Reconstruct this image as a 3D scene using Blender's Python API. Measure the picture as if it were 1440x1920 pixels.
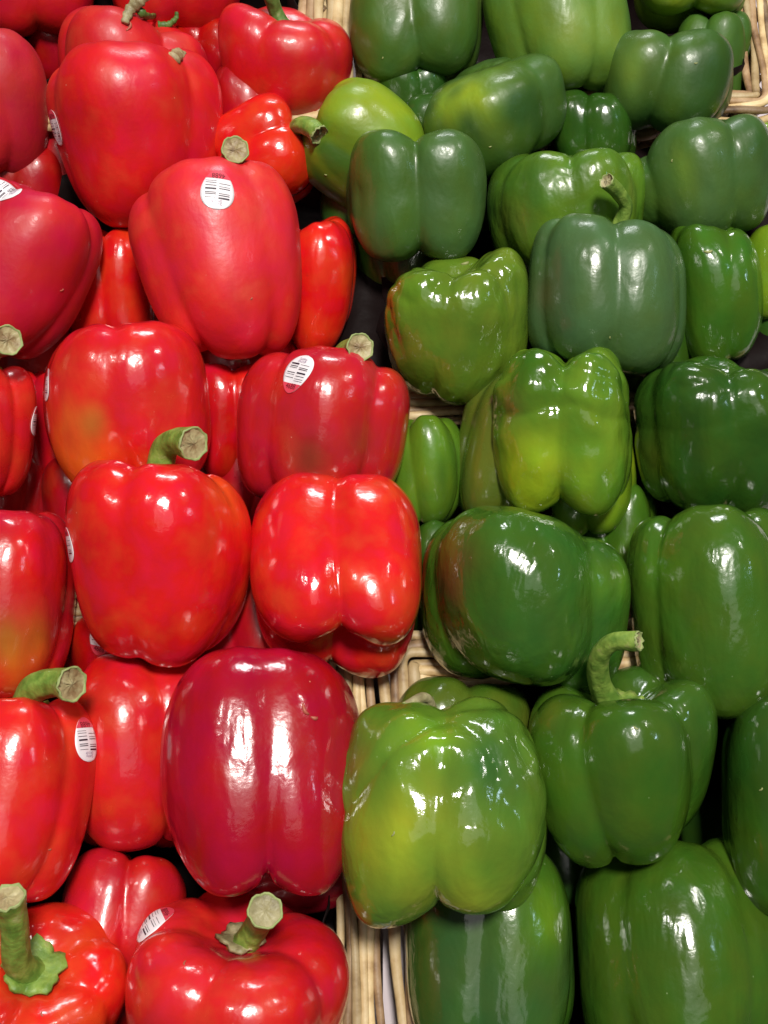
import bpy, math, random
import numpy as np
from mathutils import Vector, Matrix
from mathutils.bvhtree import BVHTree

for o in list(bpy.data.objects):
    bpy.data.objects.remove(o, do_unlink=True)
scene = bpy.context.scene
col = scene.collection

# ------------------------------------------------------------------ camera
PITCH = math.radians(47)          # looking down at the sloping display
SLOPE = math.radians(25)          # slope of the baskets
DIST = 0.55
ORG = Vector((0, 0, 0.95))        # point of the heap in the middle of the view
FWD = Vector((0, math.cos(PITCH), -math.sin(PITCH)))
UP = Vector((0, math.sin(PITCH), math.cos(PITCH)))
RT = Vector((1, 0, 0))
CAM = ORG - FWD * DIST
cd = bpy.data.cameras.new("camera")
cam = bpy.data.objects.new("camera", cd)
col.objects.link(cam)
cd.sensor_fit = 'HORIZONTAL'
cd.angle = math.radians(38)
cd.clip_start = 0.02
cd.clip_end = 50
cam.location = CAM
cam.rotation_euler = (math.pi / 2 - PITCH, 0, 0)
scene.camera = cam
FPX = 720 / math.tan(math.radians(19))

# ------------------------------------------------------------------ world and lamps (a shop: no sky, no sun)
w = bpy.data.worlds.new("World")
scene.world = w
w.use_nodes = True
bg = w.node_tree.nodes['Background']
bg.inputs[0].default_value = (0.95, 0.97, 1.0, 1)
bg.inputs[1].default_value = 0.04

def lamp(name, r, u, t, dist, size, power, color, shape='DISK', size_y=None):
    d = (RT * r + UP * u - FWD * t).normalized()
    ld = bpy.data.lights.new(name, 'AREA')
    ld.shape = shape
    ld.size = size
    if size_y:
        ld.size_y = size_y
    ld.energy = power
    ld.color = color
    lo = bpy.data.objects.new(name, ld)
    col.objects.link(lo)
    lo.location = ORG + d * dist
    lo.rotation_euler = (-d).to_track_quat('-Z', 'Y').to_euler()
    return lo
lamp("ceiling_spot", 0.10, 0.46, 1.0, 2.2, 0.38, 48, (1.0, 0.95, 0.88))
lamp("ceiling_spot", -0.40, 0.62, 1.0, 2.4, 0.18, 5, (1.0, 0.96, 0.9))
lamp("ceiling_spot", 0.85, 0.95, 0.8, 2.3, 0.14, 4, (1.0, 0.95, 0.88))
lamp("ceiling_strip", 0.05, 1.0, 0.10, 2.0, 0.6, 9, (0.97, 0.98, 1.0), 'RECTANGLE', 0.18)
lamp("ceiling_bounce_fill", 0.15, 0.10, 1.0, 2.6, 1.3, 2.5, (1.0, 0.97, 0.94), 'RECTANGLE', 0.9)  # added soft fill standing in for light bounced off the ceiling
lamp("ceiling_spot", 0.95, 0.30, 0.8, 2.6, 0.18, 1.6, (0.6, 0.8, 1.0))

scene.render.engine = 'CYCLES'
scene.view_settings.view_transform = 'Standard'
scene.view_settings.look = 'None'
scene.view_settings.exposure = 0.1
scene.view_settings.gamma = 1.0

# ------------------------------------------------------------------ helpers
NB = Vector((0, -math.sin(SLOPE), math.cos(SLOPE)))   # normal of the slope
VB = Vector((0, math.cos(SLOPE), math.sin(SLOPE)))    # up the slope

def bed(u, v, n):
    return ORG + RT * u + VB * v + NB * n

def ray(px, py):
    return (RT * ((px - 720) / FPX) + UP * ((960 - py) / FPX) + FWD)

def on_bed(px, py, n=0.0):
    r = ray(px, py)
    t = (ORG + NB * n - CAM).dot(NB) / r.dot(NB)
    return CAM + r * t

RTn, UPn, FWn, CAMn = [np.array(v) for v in (RT, UP, FWD, CAM)]
def project(P):
    q = P - CAMn
    z = q @ FWn
    return 720 + FPX * (q @ RTn) / z, 960 - FPX * (q @ UPn) / z, z

def tag(o, label=None, cat=None, group=None, kind=None):
    if label: o['label'] = label
    if cat: o['category'] = cat
    if group: o['group'] = group
    if kind: o['kind'] = kind
    return o

def empty(name, loc):
    o = bpy.data.objects.new(name, None)
    o.empty_display_size = 0.02
    col.objects.link(o)
    o.location = loc
    return o

def link_mesh(name, verts, faces, mat, parent=None, org=None, smooth=True):
    org = Vector((0, 0, 0)) if org is None else Vector(org)
    me = bpy.data.meshes.new(name)
    V = np.asarray(verts, dtype=float).reshape(-1, 3) - np.array(org)
    me.from_pydata(V.tolist(), [], faces)
    if smooth:
        me.polygons.foreach_set('use_smooth', [True] * len(me.polygons))
    me.materials.append(mat)
    me.update()
    o = bpy.data.objects.new(name, me)
    col.objects.link(o)
    o.location = org
    if parent:
        o.parent = parent
        o.location = org - parent_world(parent)
    return o

def parent_world(p):
    l = p.location.copy()
    while p.parent:
        p = p.parent
        l += p.location
    return l

class Waves:
    """smooth random field made of plane waves"""
    def __init__(s, seed, n=14, octs=1.0):
        r = np.random.RandomState(seed)
        s.k = r.normal(size=(n, 3))
        s.k /= np.linalg.norm(s.k, axis=1)[:, None]
        s.k *= r.uniform(0.6, 1.5, size=(n, 1)) * 2.2
        s.p = r.uniform(0, 6.28, n)
        s.n = n
    def __call__(s, P, f=1.0):
        return np.sin(P @ (s.k.T * f) + s.p).sum(1) / math.sqrt(s.n) * 1.2

# ------------------------------------------------------------------ materials
def nodes(m):
    m.use_nodes = True
    return m.node_tree.nodes, m.node_tree.links, m.node_tree.nodes['Principled BSDF']

def simple_mat(name, color, rough=0.6, bump=0.0, scale=200, var=0.0, metallic=0, coat=0):
    m = bpy.data.materials.new(name)
    N, L, b = nodes(m)
    b.inputs['Base Color'].default_value = (*color, 1)
    b.inputs['Roughness'].default_value = rough
    b.inputs['Metallic'].default_value = metallic
    b.inputs['Coat Weight'].default_value = coat
    tc = N.new('ShaderNodeTexCoord')
    nz = N.new('ShaderNodeTexNoise')
    nz.inputs['Scale'].default_value = scale
    nz.inputs['Detail'].default_value = 5
    L.new(tc.outputs['Object'], nz.inputs['Vector'])
    if var:
        mx = N.new('ShaderNodeMix'); mx.data_type = 'RGBA'
        mx.inputs['A'].default_value = (*[c * (1 - var) for c in color], 1)
        mx.inputs['B'].default_value = (*[min(1, c * (1 + var)) for c in color], 1)
        L.new(nz.outputs['Fac'], mx.inputs['Factor'])
        L.new(mx.outputs['Result'], b.inputs['Base Color'])
    if bump:
        bp = N.new('ShaderNodeBump')
        bp.inputs['Strength'].default_value = bump
        bp.inputs['Distance'].default_value = 0.001
        L.new(nz.outputs['Fac'], bp.inputs['Height'])
        L.new(bp.outputs['Normal'], b.inputs['Normal'])
    return m

_skin = {}
def skin_mat(kind, rough, bump, wax, seed):
    """pepper skin: pigment from the mesh, smudged gloss, wavy relief stretched along the fruit"""
    key = (kind, rough, bump, wax, seed % 4)
    if key in _skin:
        return _skin[key]
    m = bpy.data.materials.new(kind + "_pepper_skin")
    N, L, b = nodes(m)
    at = N.new('ShaderNodeAttribute'); at.attribute_name = 'pigment'
    tc = N.new('ShaderNodeTexCoord')
    off = N.new('ShaderNodeMapping')
    off.inputs['Location'].default_value = (seed % 4 * 3.7, seed % 4 * 1.3, 0)
    L.new(tc.outputs['Object'], off.inputs['Vector'])
    def noise(scale, detail, vec=off, rough_=0.5, dist=0.0):
        n = N.new('ShaderNodeTexNoise')
        n.inputs['Scale'].default_value = scale
        n.inputs['Detail'].default_value = detail
        n.inputs['Roughness'].default_value = rough_
        n.inputs['Distortion'].default_value = dist
        L.new(vec.outputs[0], n.inputs['Vector'])
        return n
    def mrange(src, a, b_, c, d):
        r = N.new('ShaderNodeMapRange')
        r.inputs['From Min'].default_value = a; r.inputs['From Max'].default_value = b_
        r.inputs['To Min'].default_value = c; r.inputs['To Max'].default_value = d
        L.new(src, r.inputs['Value'])
        return r
    st = N.new('ShaderNodeMapping')
    st.inputs['Scale'].default_value = (1, 1, 0.55)
    L.new(off.outputs[0], st.inputs['Vector'])
    streak = noise(56, 3, st, 0.42, 0.3)
    fine = noise(420, 3)
    mott = noise(60, 4)
    # pigment, mottled a little
    hsv = N.new('ShaderNodeHueSaturation')
    L.new(at.outputs['Color'], hsv.inputs['Color'])
    val = mrange(streak.outputs['Fac'], 0.3, 0.7, 0.9, 1.1)
    L.new(val.outputs[0], hsv.inputs['Value'])
    hue = mrange(mott.outputs['Fac'], 0.3, 0.7, 0.494 if kind == 'red' else 0.485, 0.506 if kind == 'red' else 0.515)
    L.new(hue.outputs[0], hsv.inputs['Hue'])
    # tiny pale specks
    vor = N.new('ShaderNodeTexVoronoi'); vor.inputs['Scale'].default_value = 130
    L.new(off.outputs[0], vor.inputs['Vector'])
    sp = mrange(vor.outputs['Distance'], 0.02, 0.06, 0.6, 0.0)
    spm = N.new('ShaderNodeMath'); spm.operation = 'MULTIPLY'
    spn = mrange(mott.outputs['Fac'], 0.55, 0.62, 0, 1)
    L.new(sp.outputs[0], spm.inputs[0]); L.new(spn.outputs[0], spm.inputs[1])
    mx = N.new('ShaderNodeMix'); mx.data_type = 'RGBA'
    L.new(spm.outputs[0], mx.inputs['Factor'])
    L.new(hsv.outputs[0], mx.inputs['A'])
    mx.inputs['B'].default_value = (0.75, 0.35, 0.25, 1) if kind == 'red' else (0.4, 0.5, 0.25, 1)
    # waxy bloom: a pale dusty film
    wx = N.new('ShaderNodeMix'); wx.data_type = 'RGBA'
    wn = mrange(mott.outputs['Fac'], 0.35, 0.7, wax * (0.4 if kind == 'green' else 0.15), wax * (0.8 if kind == 'green' else 0.4))
    L.new(wn.outputs[0], wx.inputs['Factor'])
    L.new(mx.outputs['Result'], wx.inputs['A'])
    wx.inputs['B'].default_value = (0.75, 0.08, 0.11, 1) if kind == 'red' else (0.15, 0.25, 0.12, 1)
    L.new(wx.outputs['Result'], b.inputs['Base Color'])
    rn = mrange(mott.outputs['Fac'], 0.3, 0.72, rough * 1.0, rough * 1.9)
    L.new(rn.outputs[0], b.inputs['Roughness'])
    b.inputs['IOR'].default_value = 1.56 if wax < 0.05 else 1.5
    b.inputs['Subsurface Weight'].default_value = 0.0
    b.inputs['Coat Weight'].default_value = 0.45 if wax < 0.05 else 0.1
    b.inputs['Coat Roughness'].default_value = max(0.06, rough * 0.5)
    # relief
    b1 = N.new('ShaderNodeBump'); b1.inputs['Strength'].default_value = 1.0
    b1.inputs['Distance'].default_value = (0.0023 if kind == 'green' else 0.0017) * bump
    L.new(streak.outputs['Fac'], b1.inputs['Height'])
    b2 = N.new('ShaderNodeBump'); b2.inputs['Strength'].default_value = 1.0
    b2.inputs['Distance'].default_value = 0.00009
    L.new(fine.outputs['Fac'], b2.inputs['Height'])
    b3 = N.new('ShaderNodeBump'); b3.inputs['Strength'].default_value = 1.0
    b3.inputs['Distance'].default_value = 0.00013 * bump if kind == 'green' else 0.00006 * bump
    med = noise(190, 2, off, 0.5)
    L.new(med.outputs['Fac'], b3.inputs['Height'])
    L.new(b1.outputs['Normal'], b3.inputs['Normal'])
    L.new(b3.outputs['Normal'], b2.inputs['Normal'])
    L.new(b2.outputs['Normal'], b.inputs['Normal'])
    L.new(b2.outputs['Normal'], b.inputs['Coat Normal'])
    _skin[key] = m
    return m

def stem_mat(name, c1, c2, c3):
    m = bpy.data.materials.new(name)
    N, L, b = nodes(m)
    tc = N.new('ShaderNodeTexCoord')
    n1 = N.new('ShaderNodeTexNoise'); n1.inputs['Scale'].default_value = 160; n1.inputs['Detail'].default_value = 5
    n2 = N.new('ShaderNodeTexNoise'); n2.inputs['Scale'].default_value = 340; n2.inputs['Detail'].default_value = 4
    L.new(tc.outputs['Object'], n1.inputs['Vector']); L.new(tc.outputs['Object'], n2.inputs['Vector'])
    r = N.new('ShaderNodeValToRGB')
    r.color_ramp.elements[0].position = 0.35; r.color_ramp.elements[0].color = (*c1, 1)
    r.color_ramp.elements[1].position = 0.62; r.color_ramp.elements[1].color = (*c2, 1)
    e = r.color_ramp.elements.new(0.76); e.color = (*c3, 1)
    L.new(n1.outputs['Fac'], r.inputs['Fac'])
    L.new(r.outputs[0], b.inputs['Base Color'])
    b.inputs['Roughness'].default_value = 0.48
    bp = N.new('ShaderNodeBump'); bp.inputs['Strength'].default_value = 0.6; bp.inputs['Distance'].default_value = 0.0012
    L.new(n2.outputs['Fac'], bp.inputs['Height']); L.new(bp.outputs['Normal'], b.inputs['Normal'])
    return m
M_STEM = stem_mat("stem_green", (0.10, 0.2, 0.025), (0.24, 0.36, 0.06), (0.36, 0.38, 0.13))
M_STEM_DK = stem_mat("stem_dark_green", (0.05, 0.12, 0.02), (0.12, 0.24, 0.05), (0.3, 0.3, 0.14))
M_DRY = stem_mat("stem_dried", (0.2, 0.17, 0.08), (0.38, 0.34, 0.18), (0.55, 0.48, 0.3))
M_CUT = stem_mat("stem_cut_flesh", (0.26, 0.17, 0.08), (0.48, 0.42, 0.22), (0.60, 0.53, 0.33))
M_RING = simple_mat("stem_cut_rind", (0.3, 0.36, 0.13), 0.6, 0.4, 500, 0.3)
M_PAPER = simple_mat("sticker_paper", (0.86, 0.82, 0.86), 0.35, 0.1, 300, 0.04)
M_REDP = simple_mat("sticker_red_print", (0.72, 0.06, 0.1), 0.35)
M_INK = simple_mat("sticker_ink", (0.025, 0.012, 0.03), 0.4)
M_INKG = simple_mat("sticker_grey_ink", (0.3, 0.22, 0.34), 0.4)
M_INKR = simple_mat("sticker_dark_red_ink", (0.12, 0.005, 0.012), 0.4)

def wicker_mat(name, a, b_, dark):
    m = bpy.data.materials.new(name)
    N, L, b = nodes(m)
    tc = N.new('ShaderNodeTexCoord')
    oi = N.new('ShaderNodeObjectInfo')
    n1 = N.new('ShaderNodeTexNoise'); n1.inputs['Scale'].default_value = 110; n1.inputs['Detail'].default_value = 7
    n2 = N.new('ShaderNodeTexNoise'); n2.inputs['Scale'].default_value = 700; n2.inputs['Detail'].default_value = 4
    L.new(tc.outputs['Object'], n1.inputs['Vector']); L.new(tc.outputs['Object'], n2.inputs['Vector'])
    r = N.new('ShaderNodeValToRGB')
    r.color_ramp.elements[0].position = 0.3; r.color_ramp.elements[0].color = (*dark, 1)
    r.color_ramp.elements[1].position = 0.7; r.color_ramp.elements[1].color = (*b_, 1)
    e = r.color_ramp.elements.new(0.48); e.color = (*a, 1)
    L.new(n1.outputs['Fac'], r.inputs['Fac'])
    hs = N.new('ShaderNodeHueSaturation')
    mr = N.new('ShaderNodeMapRange'); mr.inputs['To Min'].default_value = 0.55; mr.inputs['To Max'].default_value = 1.12
    L.new(oi.outputs['Random'], mr.inputs['Value']); L.new(mr.outputs[0], hs.inputs['Value'])
    L.new(r.outputs[0], hs.inputs['Color']); L.new(hs.outputs[0], b.inputs['Base Color'])
    b.inputs['Roughness'].default_value = 0.5
    bp = N.new('ShaderNodeBump'); bp.inputs['Strength'].default_value = 0.5; bp.inputs['Distance'].default_value = 0.0004
    L.new(n2.outputs['Fac'], bp.inputs['Height']); L.new(bp.outputs['Normal'], b.inputs['Normal'])
    return m
M_WICK = wicker_mat("wicker_tan", (0.66, 0.48, 0.24), (0.80, 0.63, 0.36), (0.42, 0.27, 0.12))
M_WICKD = wicker_mat("wicker_brown", (0.36, 0.22, 0.11), (0.5, 0.34, 0.19), (0.17, 0.09, 0.04))
M_LINER = simple_mat("liner_brown_plastic", (0.010, 0.006, 0.006), 0.5, 0.8, 60, 0.3)
M_LINER.node_tree.nodes["Principled BSDF"].inputs["Specular IOR Level"].default_value = 0.08
M_SHELF = simple_mat("shelf_white_paper", (0.62, 0.54, 0.57), 0.6, 0.5, 40, 0.08)

# ------------------------------------------------------------------ setting: the shelf under the baskets
def box_uvn(name, u0, u1, v0, v1, n0, n1, mat, parent=None):
    P = [bed(u, v, n) for n in (n0, n1) for v in (v0, v1) for u in (u0, u1)]
    F = [(0, 2, 3, 1), (4, 5, 7, 6), (0, 1, 5, 4), (2, 6, 7, 3), (0, 4, 6, 2), (1, 3, 7, 5)]
    return link_mesh(name, P, F, mat, parent, smooth=False)
tag(box_uvn("display_shelf", -0.42, 0.42, -0.42, 0.62, -0.125, -0.105, M_SHELF), kind='structure')

tag(box_uvn('shelf_paper_strip', -0.0005, 0.0125, -0.36, -0.10, -0.052, -0.034, M_SHELF), kind='structure')

# ------------------------------------------------------------------ baskets
def tube(path, radii, sides=8, closed=False, flat=1.0, nref=NB, phase=0.0, ribs=0, ribamp=0.0):
    """verts and faces of a swept tube; path list of Vector"""
    n = len(path); V = []; F = []
    P = [Vector(p) for p in path]
    prev = None
    for i in range(n):
        a = P[(i - 1) % n] if (closed or i > 0) else P[i]
        b = P[(i + 1) % n] if (closed or i < n - 1) else P[i]
        t = (b - a)
        if t.length < 1e-9: t = Vector((0, 0, 1))
        t.normalize()
        if prev is None or closed:
            x = nref - t * nref.dot(t)
            if x.length < 1e-4:
                x = Vector((1, 0, 0)) - t * t.x
        else:
            x = prev - t * prev.dot(t)
        x.normalize(); prev = x
        y = t.cross(x)
        r = radii[i] if hasattr(radii, '__len__') else radii
        for k in range(sides):
            a_ = 2 * math.pi * k / sides + phase
            rr = r * (1 + ribamp * math.cos(ribs * a_))
            V.append(P[i] + x * (math.cos(a_) * rr * flat) + y * (math.sin(a_) * rr))
    m = n if closed else n - 1
    for i in range(m):
        j = (i + 1) % n
        for k in range(sides):
            k2 = (k + 1) % sides
            F.append((i * sides + k, i * sides + k2, j * sides + k2, j * sides + k))
    if not closed:
        F.append(tuple(range(sides))[::-1])
        F.append(tuple((n - 1) * sides + k for k in range(sides)))
    return V, F

def rrect(u0, u1, v0, v1, rad, nseg=150):
    """points of a rounded rectangle at even arc length, with outward normals"""
    pts = []
    L1 = (u1 - u0 - 2 * rad); L2 = (v1 - v0 - 2 * rad); A = math.pi / 2 * rad
    tot = 2 * (L1 + L2) + 4 * A
    for i in range(nseg):
        s = tot * i / nseg
        segs = [(L1, 'b'), (A, 'br'), (L2, 'r'), (A, 'tr'), (L1, 't'), (A, 'tl'), (L2, 'l'), (A, 'bl')]
        for ln, k in segs:
            if s <= ln: break
            s -= ln
        if k == 'b': p = (u0 + rad + s, v0); nn = (0, -1)
        elif k == 'r': p = (u1, v0 + rad + s); nn = (1, 0)
        elif k == 't': p = (u1 - rad - s, v1); nn = (0, 1)
        elif k == 'l': p = (u0, v1 - rad - s); nn = (-1, 0)
        else:
            a0 = {'br': -math.pi / 2, 'tr': 0, 'tl': math.pi / 2, 'bl': math.pi}[k]
            c = {'br': (u1 - rad, v0 + rad), 'tr': (u1 - rad, v1 - rad), 'tl': (u0 + rad, v1 - rad), 'bl': (u0 + rad, v0 + rad)}[k]
            a = a0 + s / rad
            p = (c[0] + rad * math.cos(a), c[1] + rad * math.sin(a)); nn = (math.cos(a), math.sin(a))
        pts.append((p, nn))
    return pts

def basket(label, u0, u1, v0, v1, rot=0.0, top=-0.016, fold=False, depth=0.085, seed=1, mats=(M_WICK, M_WICKD), slim=1.0):
    rnd = random.Random(seed)
    cu, cv = (u0 + u1) / 2, (v0 + v1) / 2
    cr, sr = math.cos(rot), math.sin(rot)
    def W(u, v, n):
        du, dv = u - cu, v - cv
        return bed(cu + du * cr - dv * sr, cv + du * sr + dv * cr, n)
    root = empty("wicker_basket", bed(cu, cv, top - depth))
    tag(root, label, "basket", "wicker baskets holding the peppers")
    # rim: a flat bundle of strands
    RW = 0.021 * slim
    ns = 6
    for i in range(ns):
        off = -RW * (i + 0.5) / ns
        pr = rrect(u0, u1, v0, v1, 0.017, 170)
        p1, p2, p3 = [rnd.uniform(0, 6.28) for _ in range(3)]
        path = []; rad = []
        for j, ((u, v), (nu, nv)) in enumerate(pr):
            s = j / 170 * 6.28
            wob = 0.0009 * math.sin(7 * s + p1) + 0.0006 * math.sin(13 * s + p2)
            h = top + 0.0035 * math.sin(math.pi * (i + 0.5) / ns) + 0.0009 * math.sin(9 * s + p3) - 0.001
            path.append(W(u + nu * (off + wob), v + nv * (off + wob), h))
            rad.append(RW / ns * (0.60 + 0.07 * math.sin(11 * s + p2)))
        V, F = tube(path, rad, 10, True, flat=0.7)
        link_mesh("rim_strand", V, F, mats[0] if rnd.random() < 0.75 else mats[1], root, bed(cu, cv, top - depth))
    # wall: woven strands round upright stakes
    nst = 44
    wallo = -RW * 0.55
    rows = 9
    for i in range(rows):
        n = top - 0.004 - (i + 0.5) * (depth - 0.006) / rows
        pr = rrect(u0 - wallo, u1 + wallo, v0 - wallo, v1 + wallo, 0.014, 176)
        p1 = rnd.uniform(0, 6.28)
        path = []
        sg = 1 if i % 2 else -1
        for j, ((u, v), (nu, nv)) in enumerate(pr):
            o = sg * 0.0026 * math.cos(math.pi * nst * j / 176) - 0.1 * (top - n) * 1.0
            path.append(W(u + nu * o, v + nv * o, n + 0.0007 * math.sin(j * 0.2 + p1)))
        V, F = tube(path, 0.0042, 6, True)
        link_mesh("woven_strand", V, F, mats[rnd.random() < 0.5], root, bed(cu, cv, top - depth))
    pr = rrect(u0 - wallo, u1 + wallo, v0 - wallo, v1 + wallo, 0.014, nst)
    for (u, v), (nu, nv) in pr:
        o2 = -0.1 * depth
        V, F = tube([W(u, v, top - 0.003), W(u + nu * o2 * .5, v + nv * o2 * .5, top - depth / 2), W(u + nu * o2, v + nv * o2, top - depth)], 0.0022, 6)
        link_mesh("stake", V, F, mats[1], root, bed(cu, cv, top - depth))
    # liner: brown plastic sheet standing inside, crumpled along its top edge
    li = RW + 0.003
    pr = rrect(u0 + li, u1 - li, v0 + li, v1 - li, 0.012, 120)
    V = []; F = []
    wv = [rnd.uniform(0, 6.28) for _ in range(4)]
    lv = [0.004, -0.012, -0.035, -depth + 0.006]
    lo_ = [0, 0, 0, 0]
    if fold:  # fold added to cover lit rim wicker and keep the gaps dark
        lv = [-0.02, 0.0055, 0.007, 0.003] + lv[1:]
        lo_ = [0.030, 0.0285, 0.012, 0.001, 0, 0, 0]
    nl = len(lv)
    for r_, n in enumerate(lv):
        for j, ((u, v), (nu, nv)) in enumerate(pr):
            s = j / 120 * 6.28
            cr_ = 0.0022 * math.sin(17 * s + wv[0] + r_) + 0.0015 * math.sin(31 * s + wv[1])
            dn = (0.003 * math.sin(7 * s + wv[2]) + 0.002 * math.sin(23 * s + wv[3])) if r_ == 0 else 0
            o = cr_ + lo_[r_] - (0.08 * (0.004 - n) if lo_[r_] < 0.002 else 0)
            V.append(W(u + nu * o, v + nv * o, top + n + dn))
    for r_ in range(nl - 1):
        for j in range(120):
            k = (j + 1) % 120
            F.append((r_ * 120 + j, r_ * 120 + k, (r_ + 1) * 120 + k, (r_ + 1) * 120 + j))
    F.append(tuple((nl - 1) * 120 + j for j in range(120)))
    lo = link_mesh("liner", V, F, M_LINER, root, bed(cu, cv, top - depth))
    md = lo.modifiers.new("thickness", 'SOLIDIFY'); md.thickness = 0.0006
    return root

basket("front right wicker basket of glossy green peppers, its pale corner showing", 0.003, 0.23, -0.30, -0.052, rot=0.05, seed=1, slim=1.3)
basket("wicker basket in the middle of the right side under the green peppers", -0.004, 0.222, -0.043, 0.078, top=-0.026, seed=2)
basket("wicker basket behind on the right, dark plastic added over its rim to darken the gap", 0.0035, 0.226, 0.082, 0.222, top=-0.026, fold=True, seed=3)
basket("wicker basket at the far right corner with dark brown plastic liner showing", -0.0165, 0.229, 0.236, 0.40, seed=4, top=-0.010)
basket("front left wicker basket of red peppers, pale rim beside the shelf paper", -0.26, -0.0025, -0.27, -0.034, rot=0.035, seed=5)
basket("wicker basket under the matt red peppers, rim covered by dark plastic added for shade", -0.26, -0.002, -0.028, 0.222, top=-0.03, fold=True, seed=6)
basket("wicker basket at the far left whose upright strands show beside the top red pepper", -0.26, -0.0185, 0.226, 0.40, seed=8, top=-0.006, slim=1.5)

# ------------------------------------------------------------------ peppers
def smax_field(P, lobes, hh, n, k, taper, crater, bcrater, waist, ct=0.22, cb=0.28, crease=0.035, twist=0.0, mid=0.97):
    x, y, z = P[:, 0], P[:, 1], P[:, 2]
    zn = z / hh
    wz = 1 + taper * np.clip(zn, -1.3, 1.3) - waist * np.exp(-(zn / 0.5) ** 2)
    xx = x / wz; yy = y / wz
    tw_ = np.radians(twist) * zn
    ca, sa = np.cos(tw_), np.sin(tw_)
    xx, yy = xx * ca - yy * sa, xx * sa + yy * ca
    fs = []
    for (ph, s, d, zt, zb) in lobes:
        tz = np.where(z > 0, zn / zt, zn / zb)
        dd = d * np.maximum(0.12, mid + np.where(z > 0, ct, cb) * np.clip(tz * tz, 0, 1.2))
        dx, dy = math.sin(math.radians(ph)), -math.cos(math.radians(ph))
        qx = xx - dd * s * dx; qy = yy - dd * s * dy
        rp = np.sqrt(qx * qx + qy * qy) / ((1 - dd) * s)
        fs.append((rp ** n + np.abs(tz) ** n) ** (1 / n))
    fs = np.sort(np.array(fs), axis=0)
    f = fs[0] - np.log(np.exp(-k * (fs - fs[0])).sum(0)) / k
    rho2 = xx * xx + yy * yy
    f = f + crease * np.exp(-((fs[1] - fs[0]) / 0.055) ** 2) * np.clip(mid - 0.5 + np.where(z > 0, ct + 0.35, cb + 0.55) * np.clip(zn * zn, 0, 1), 0, 1.3) * np.clip(rho2 / 0.1, 0, 1)
    up_ = np.clip((zn - 0.2) / 0.6, 0, 1); dn_ = np.clip((-zn - 0.2) / 0.6, 0, 1)
    f = f + crater * np.exp(-rho2 / 0.09) * up_ * up_ + bcrater * np.exp(-rho2 / 0.05) * dn_ * dn_
    return f

def pepper_shape(seed, lobes, hh, n=2.6, k=13, taper=0.06, crater=0.32, bcrater=0.12, waist=0.02, lump=0.03, wrinkle=0.0, nu=120, nv=76, ct=0.22, cb=0.28, crease=0.035, twist=0.0, mid=0.97):
    mid_ = mid
    th = np.linspace(0, 2 * math.pi, nu, endpoint=False)
    ph = np.linspace(0, math.pi, nv + 2)[1:-1]
    TH, PH = np.meshgrid(th, ph)
    D = np.stack([np.sin(PH) * np.cos(TH), np.sin(PH) * np.sin(TH), np.cos(PH) * max(1.0, hh * 0.9)], -1).reshape(-1, 3)
    D = np.concatenate([D, [[0, 0, 1]], [[0, 0, -1]]])
    D /= np.linalg.norm(D, axis=1)[:, None]
    lo = np.full(len(D), 0.02); hi = np.full(len(D), 2.6)
    for _ in range(20):
        mm = (lo + hi) / 2
        f = smax_field(D * mm[:, None], lobes, hh, n, k, taper, crater, bcrater, waist, ct, cb, crease, twist, mid_)
        ins = f < 1
        lo = np.where(ins, mm, lo); hi = np.where(ins, hi, mm)
    P = D * lo[:, None]
    w1 = Waves(seed); w2 = Waves(seed + 91); w3 = Waves(seed + 177)
    amp = lump * w1(P, 1.0) + lump * 0.38 * w2(P * np.array([1, 1, 0.5]), 2.6)
    # shallow dents and a few longitudinal pinches
    rd = np.random.RandomState(seed + 31)
    U = P / np.linalg.norm(P, axis=1)[:, None]
    for _ in range(9):
        c = rd.normal(size=3); c[2] *= 0.8; c /= np.linalg.norm(c)
        wd = rd.uniform(0.09, 0.2)
        dv = (U - c) * np.array([1.0, 1.0, rd.uniform(0.35, 0.8)])
        amp = amp + rd.uniform(-0.020, 0.008) * np.exp(-(dv ** 2).sum(1) / wd ** 2)
    # fine ribs that fan out from the stem over the shoulders
    ang = np.arctan2(P[:, 1], P[:, 0]); zn = P[:, 2] / hh
    rib = np.sin(ang * 11 + 1.5 * w1(P, 0.7) + seed) * np.clip(zn + 0.1, 0, 1) * 0.006
    amp = amp + rib
    if wrinkle:
        amp = amp + wrinkle * (np.abs(np.sin(1.8 * w3(P, 1.8))) ** 0.7 - 0.6) * np.clip(0.55 + zn, 0.1, 1) + wrinkle * 0.28 * w3(P, 6) * np.clip(0.7 + zn, 0.2, 1)
    fade = np.clip(np.sqrt(P[:, 0] ** 2 + P[:, 1] ** 2) / 0.22, 0, 1)
    P = P * (1 + amp * fade)[:, None]
    rs = np.random.RandomState(seed + 3)
    b1, b2, s1 = rs.uniform(-0.07, 0.07, 3)
    zz = P[:, 2] / hh
    P[:, 0] += b1 * zz * zz + s1 * zz
    P[:, 1] += b2 * zz * zz
    P[:, 2] += rs.uniform(-0.06, 0.06) * P[:, 0]
    F = []
    for i in range(nv - 0 - 1):
        for j in range(nu):
            j2 = (j + 1) % nu
            F.append((i * nu + j, (i + 1) * nu + j, (i + 1) * nu + j2, i * nu + j2))
    T = nu * nv; B = T + 1
    for j in range(nu):
        j2 = (j + 1) % nu
        F.append((T, j, j2))
        F.append((B, (nv - 1) * nu + j2, (nv - 1) * nu + j))
    return P, F

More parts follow.
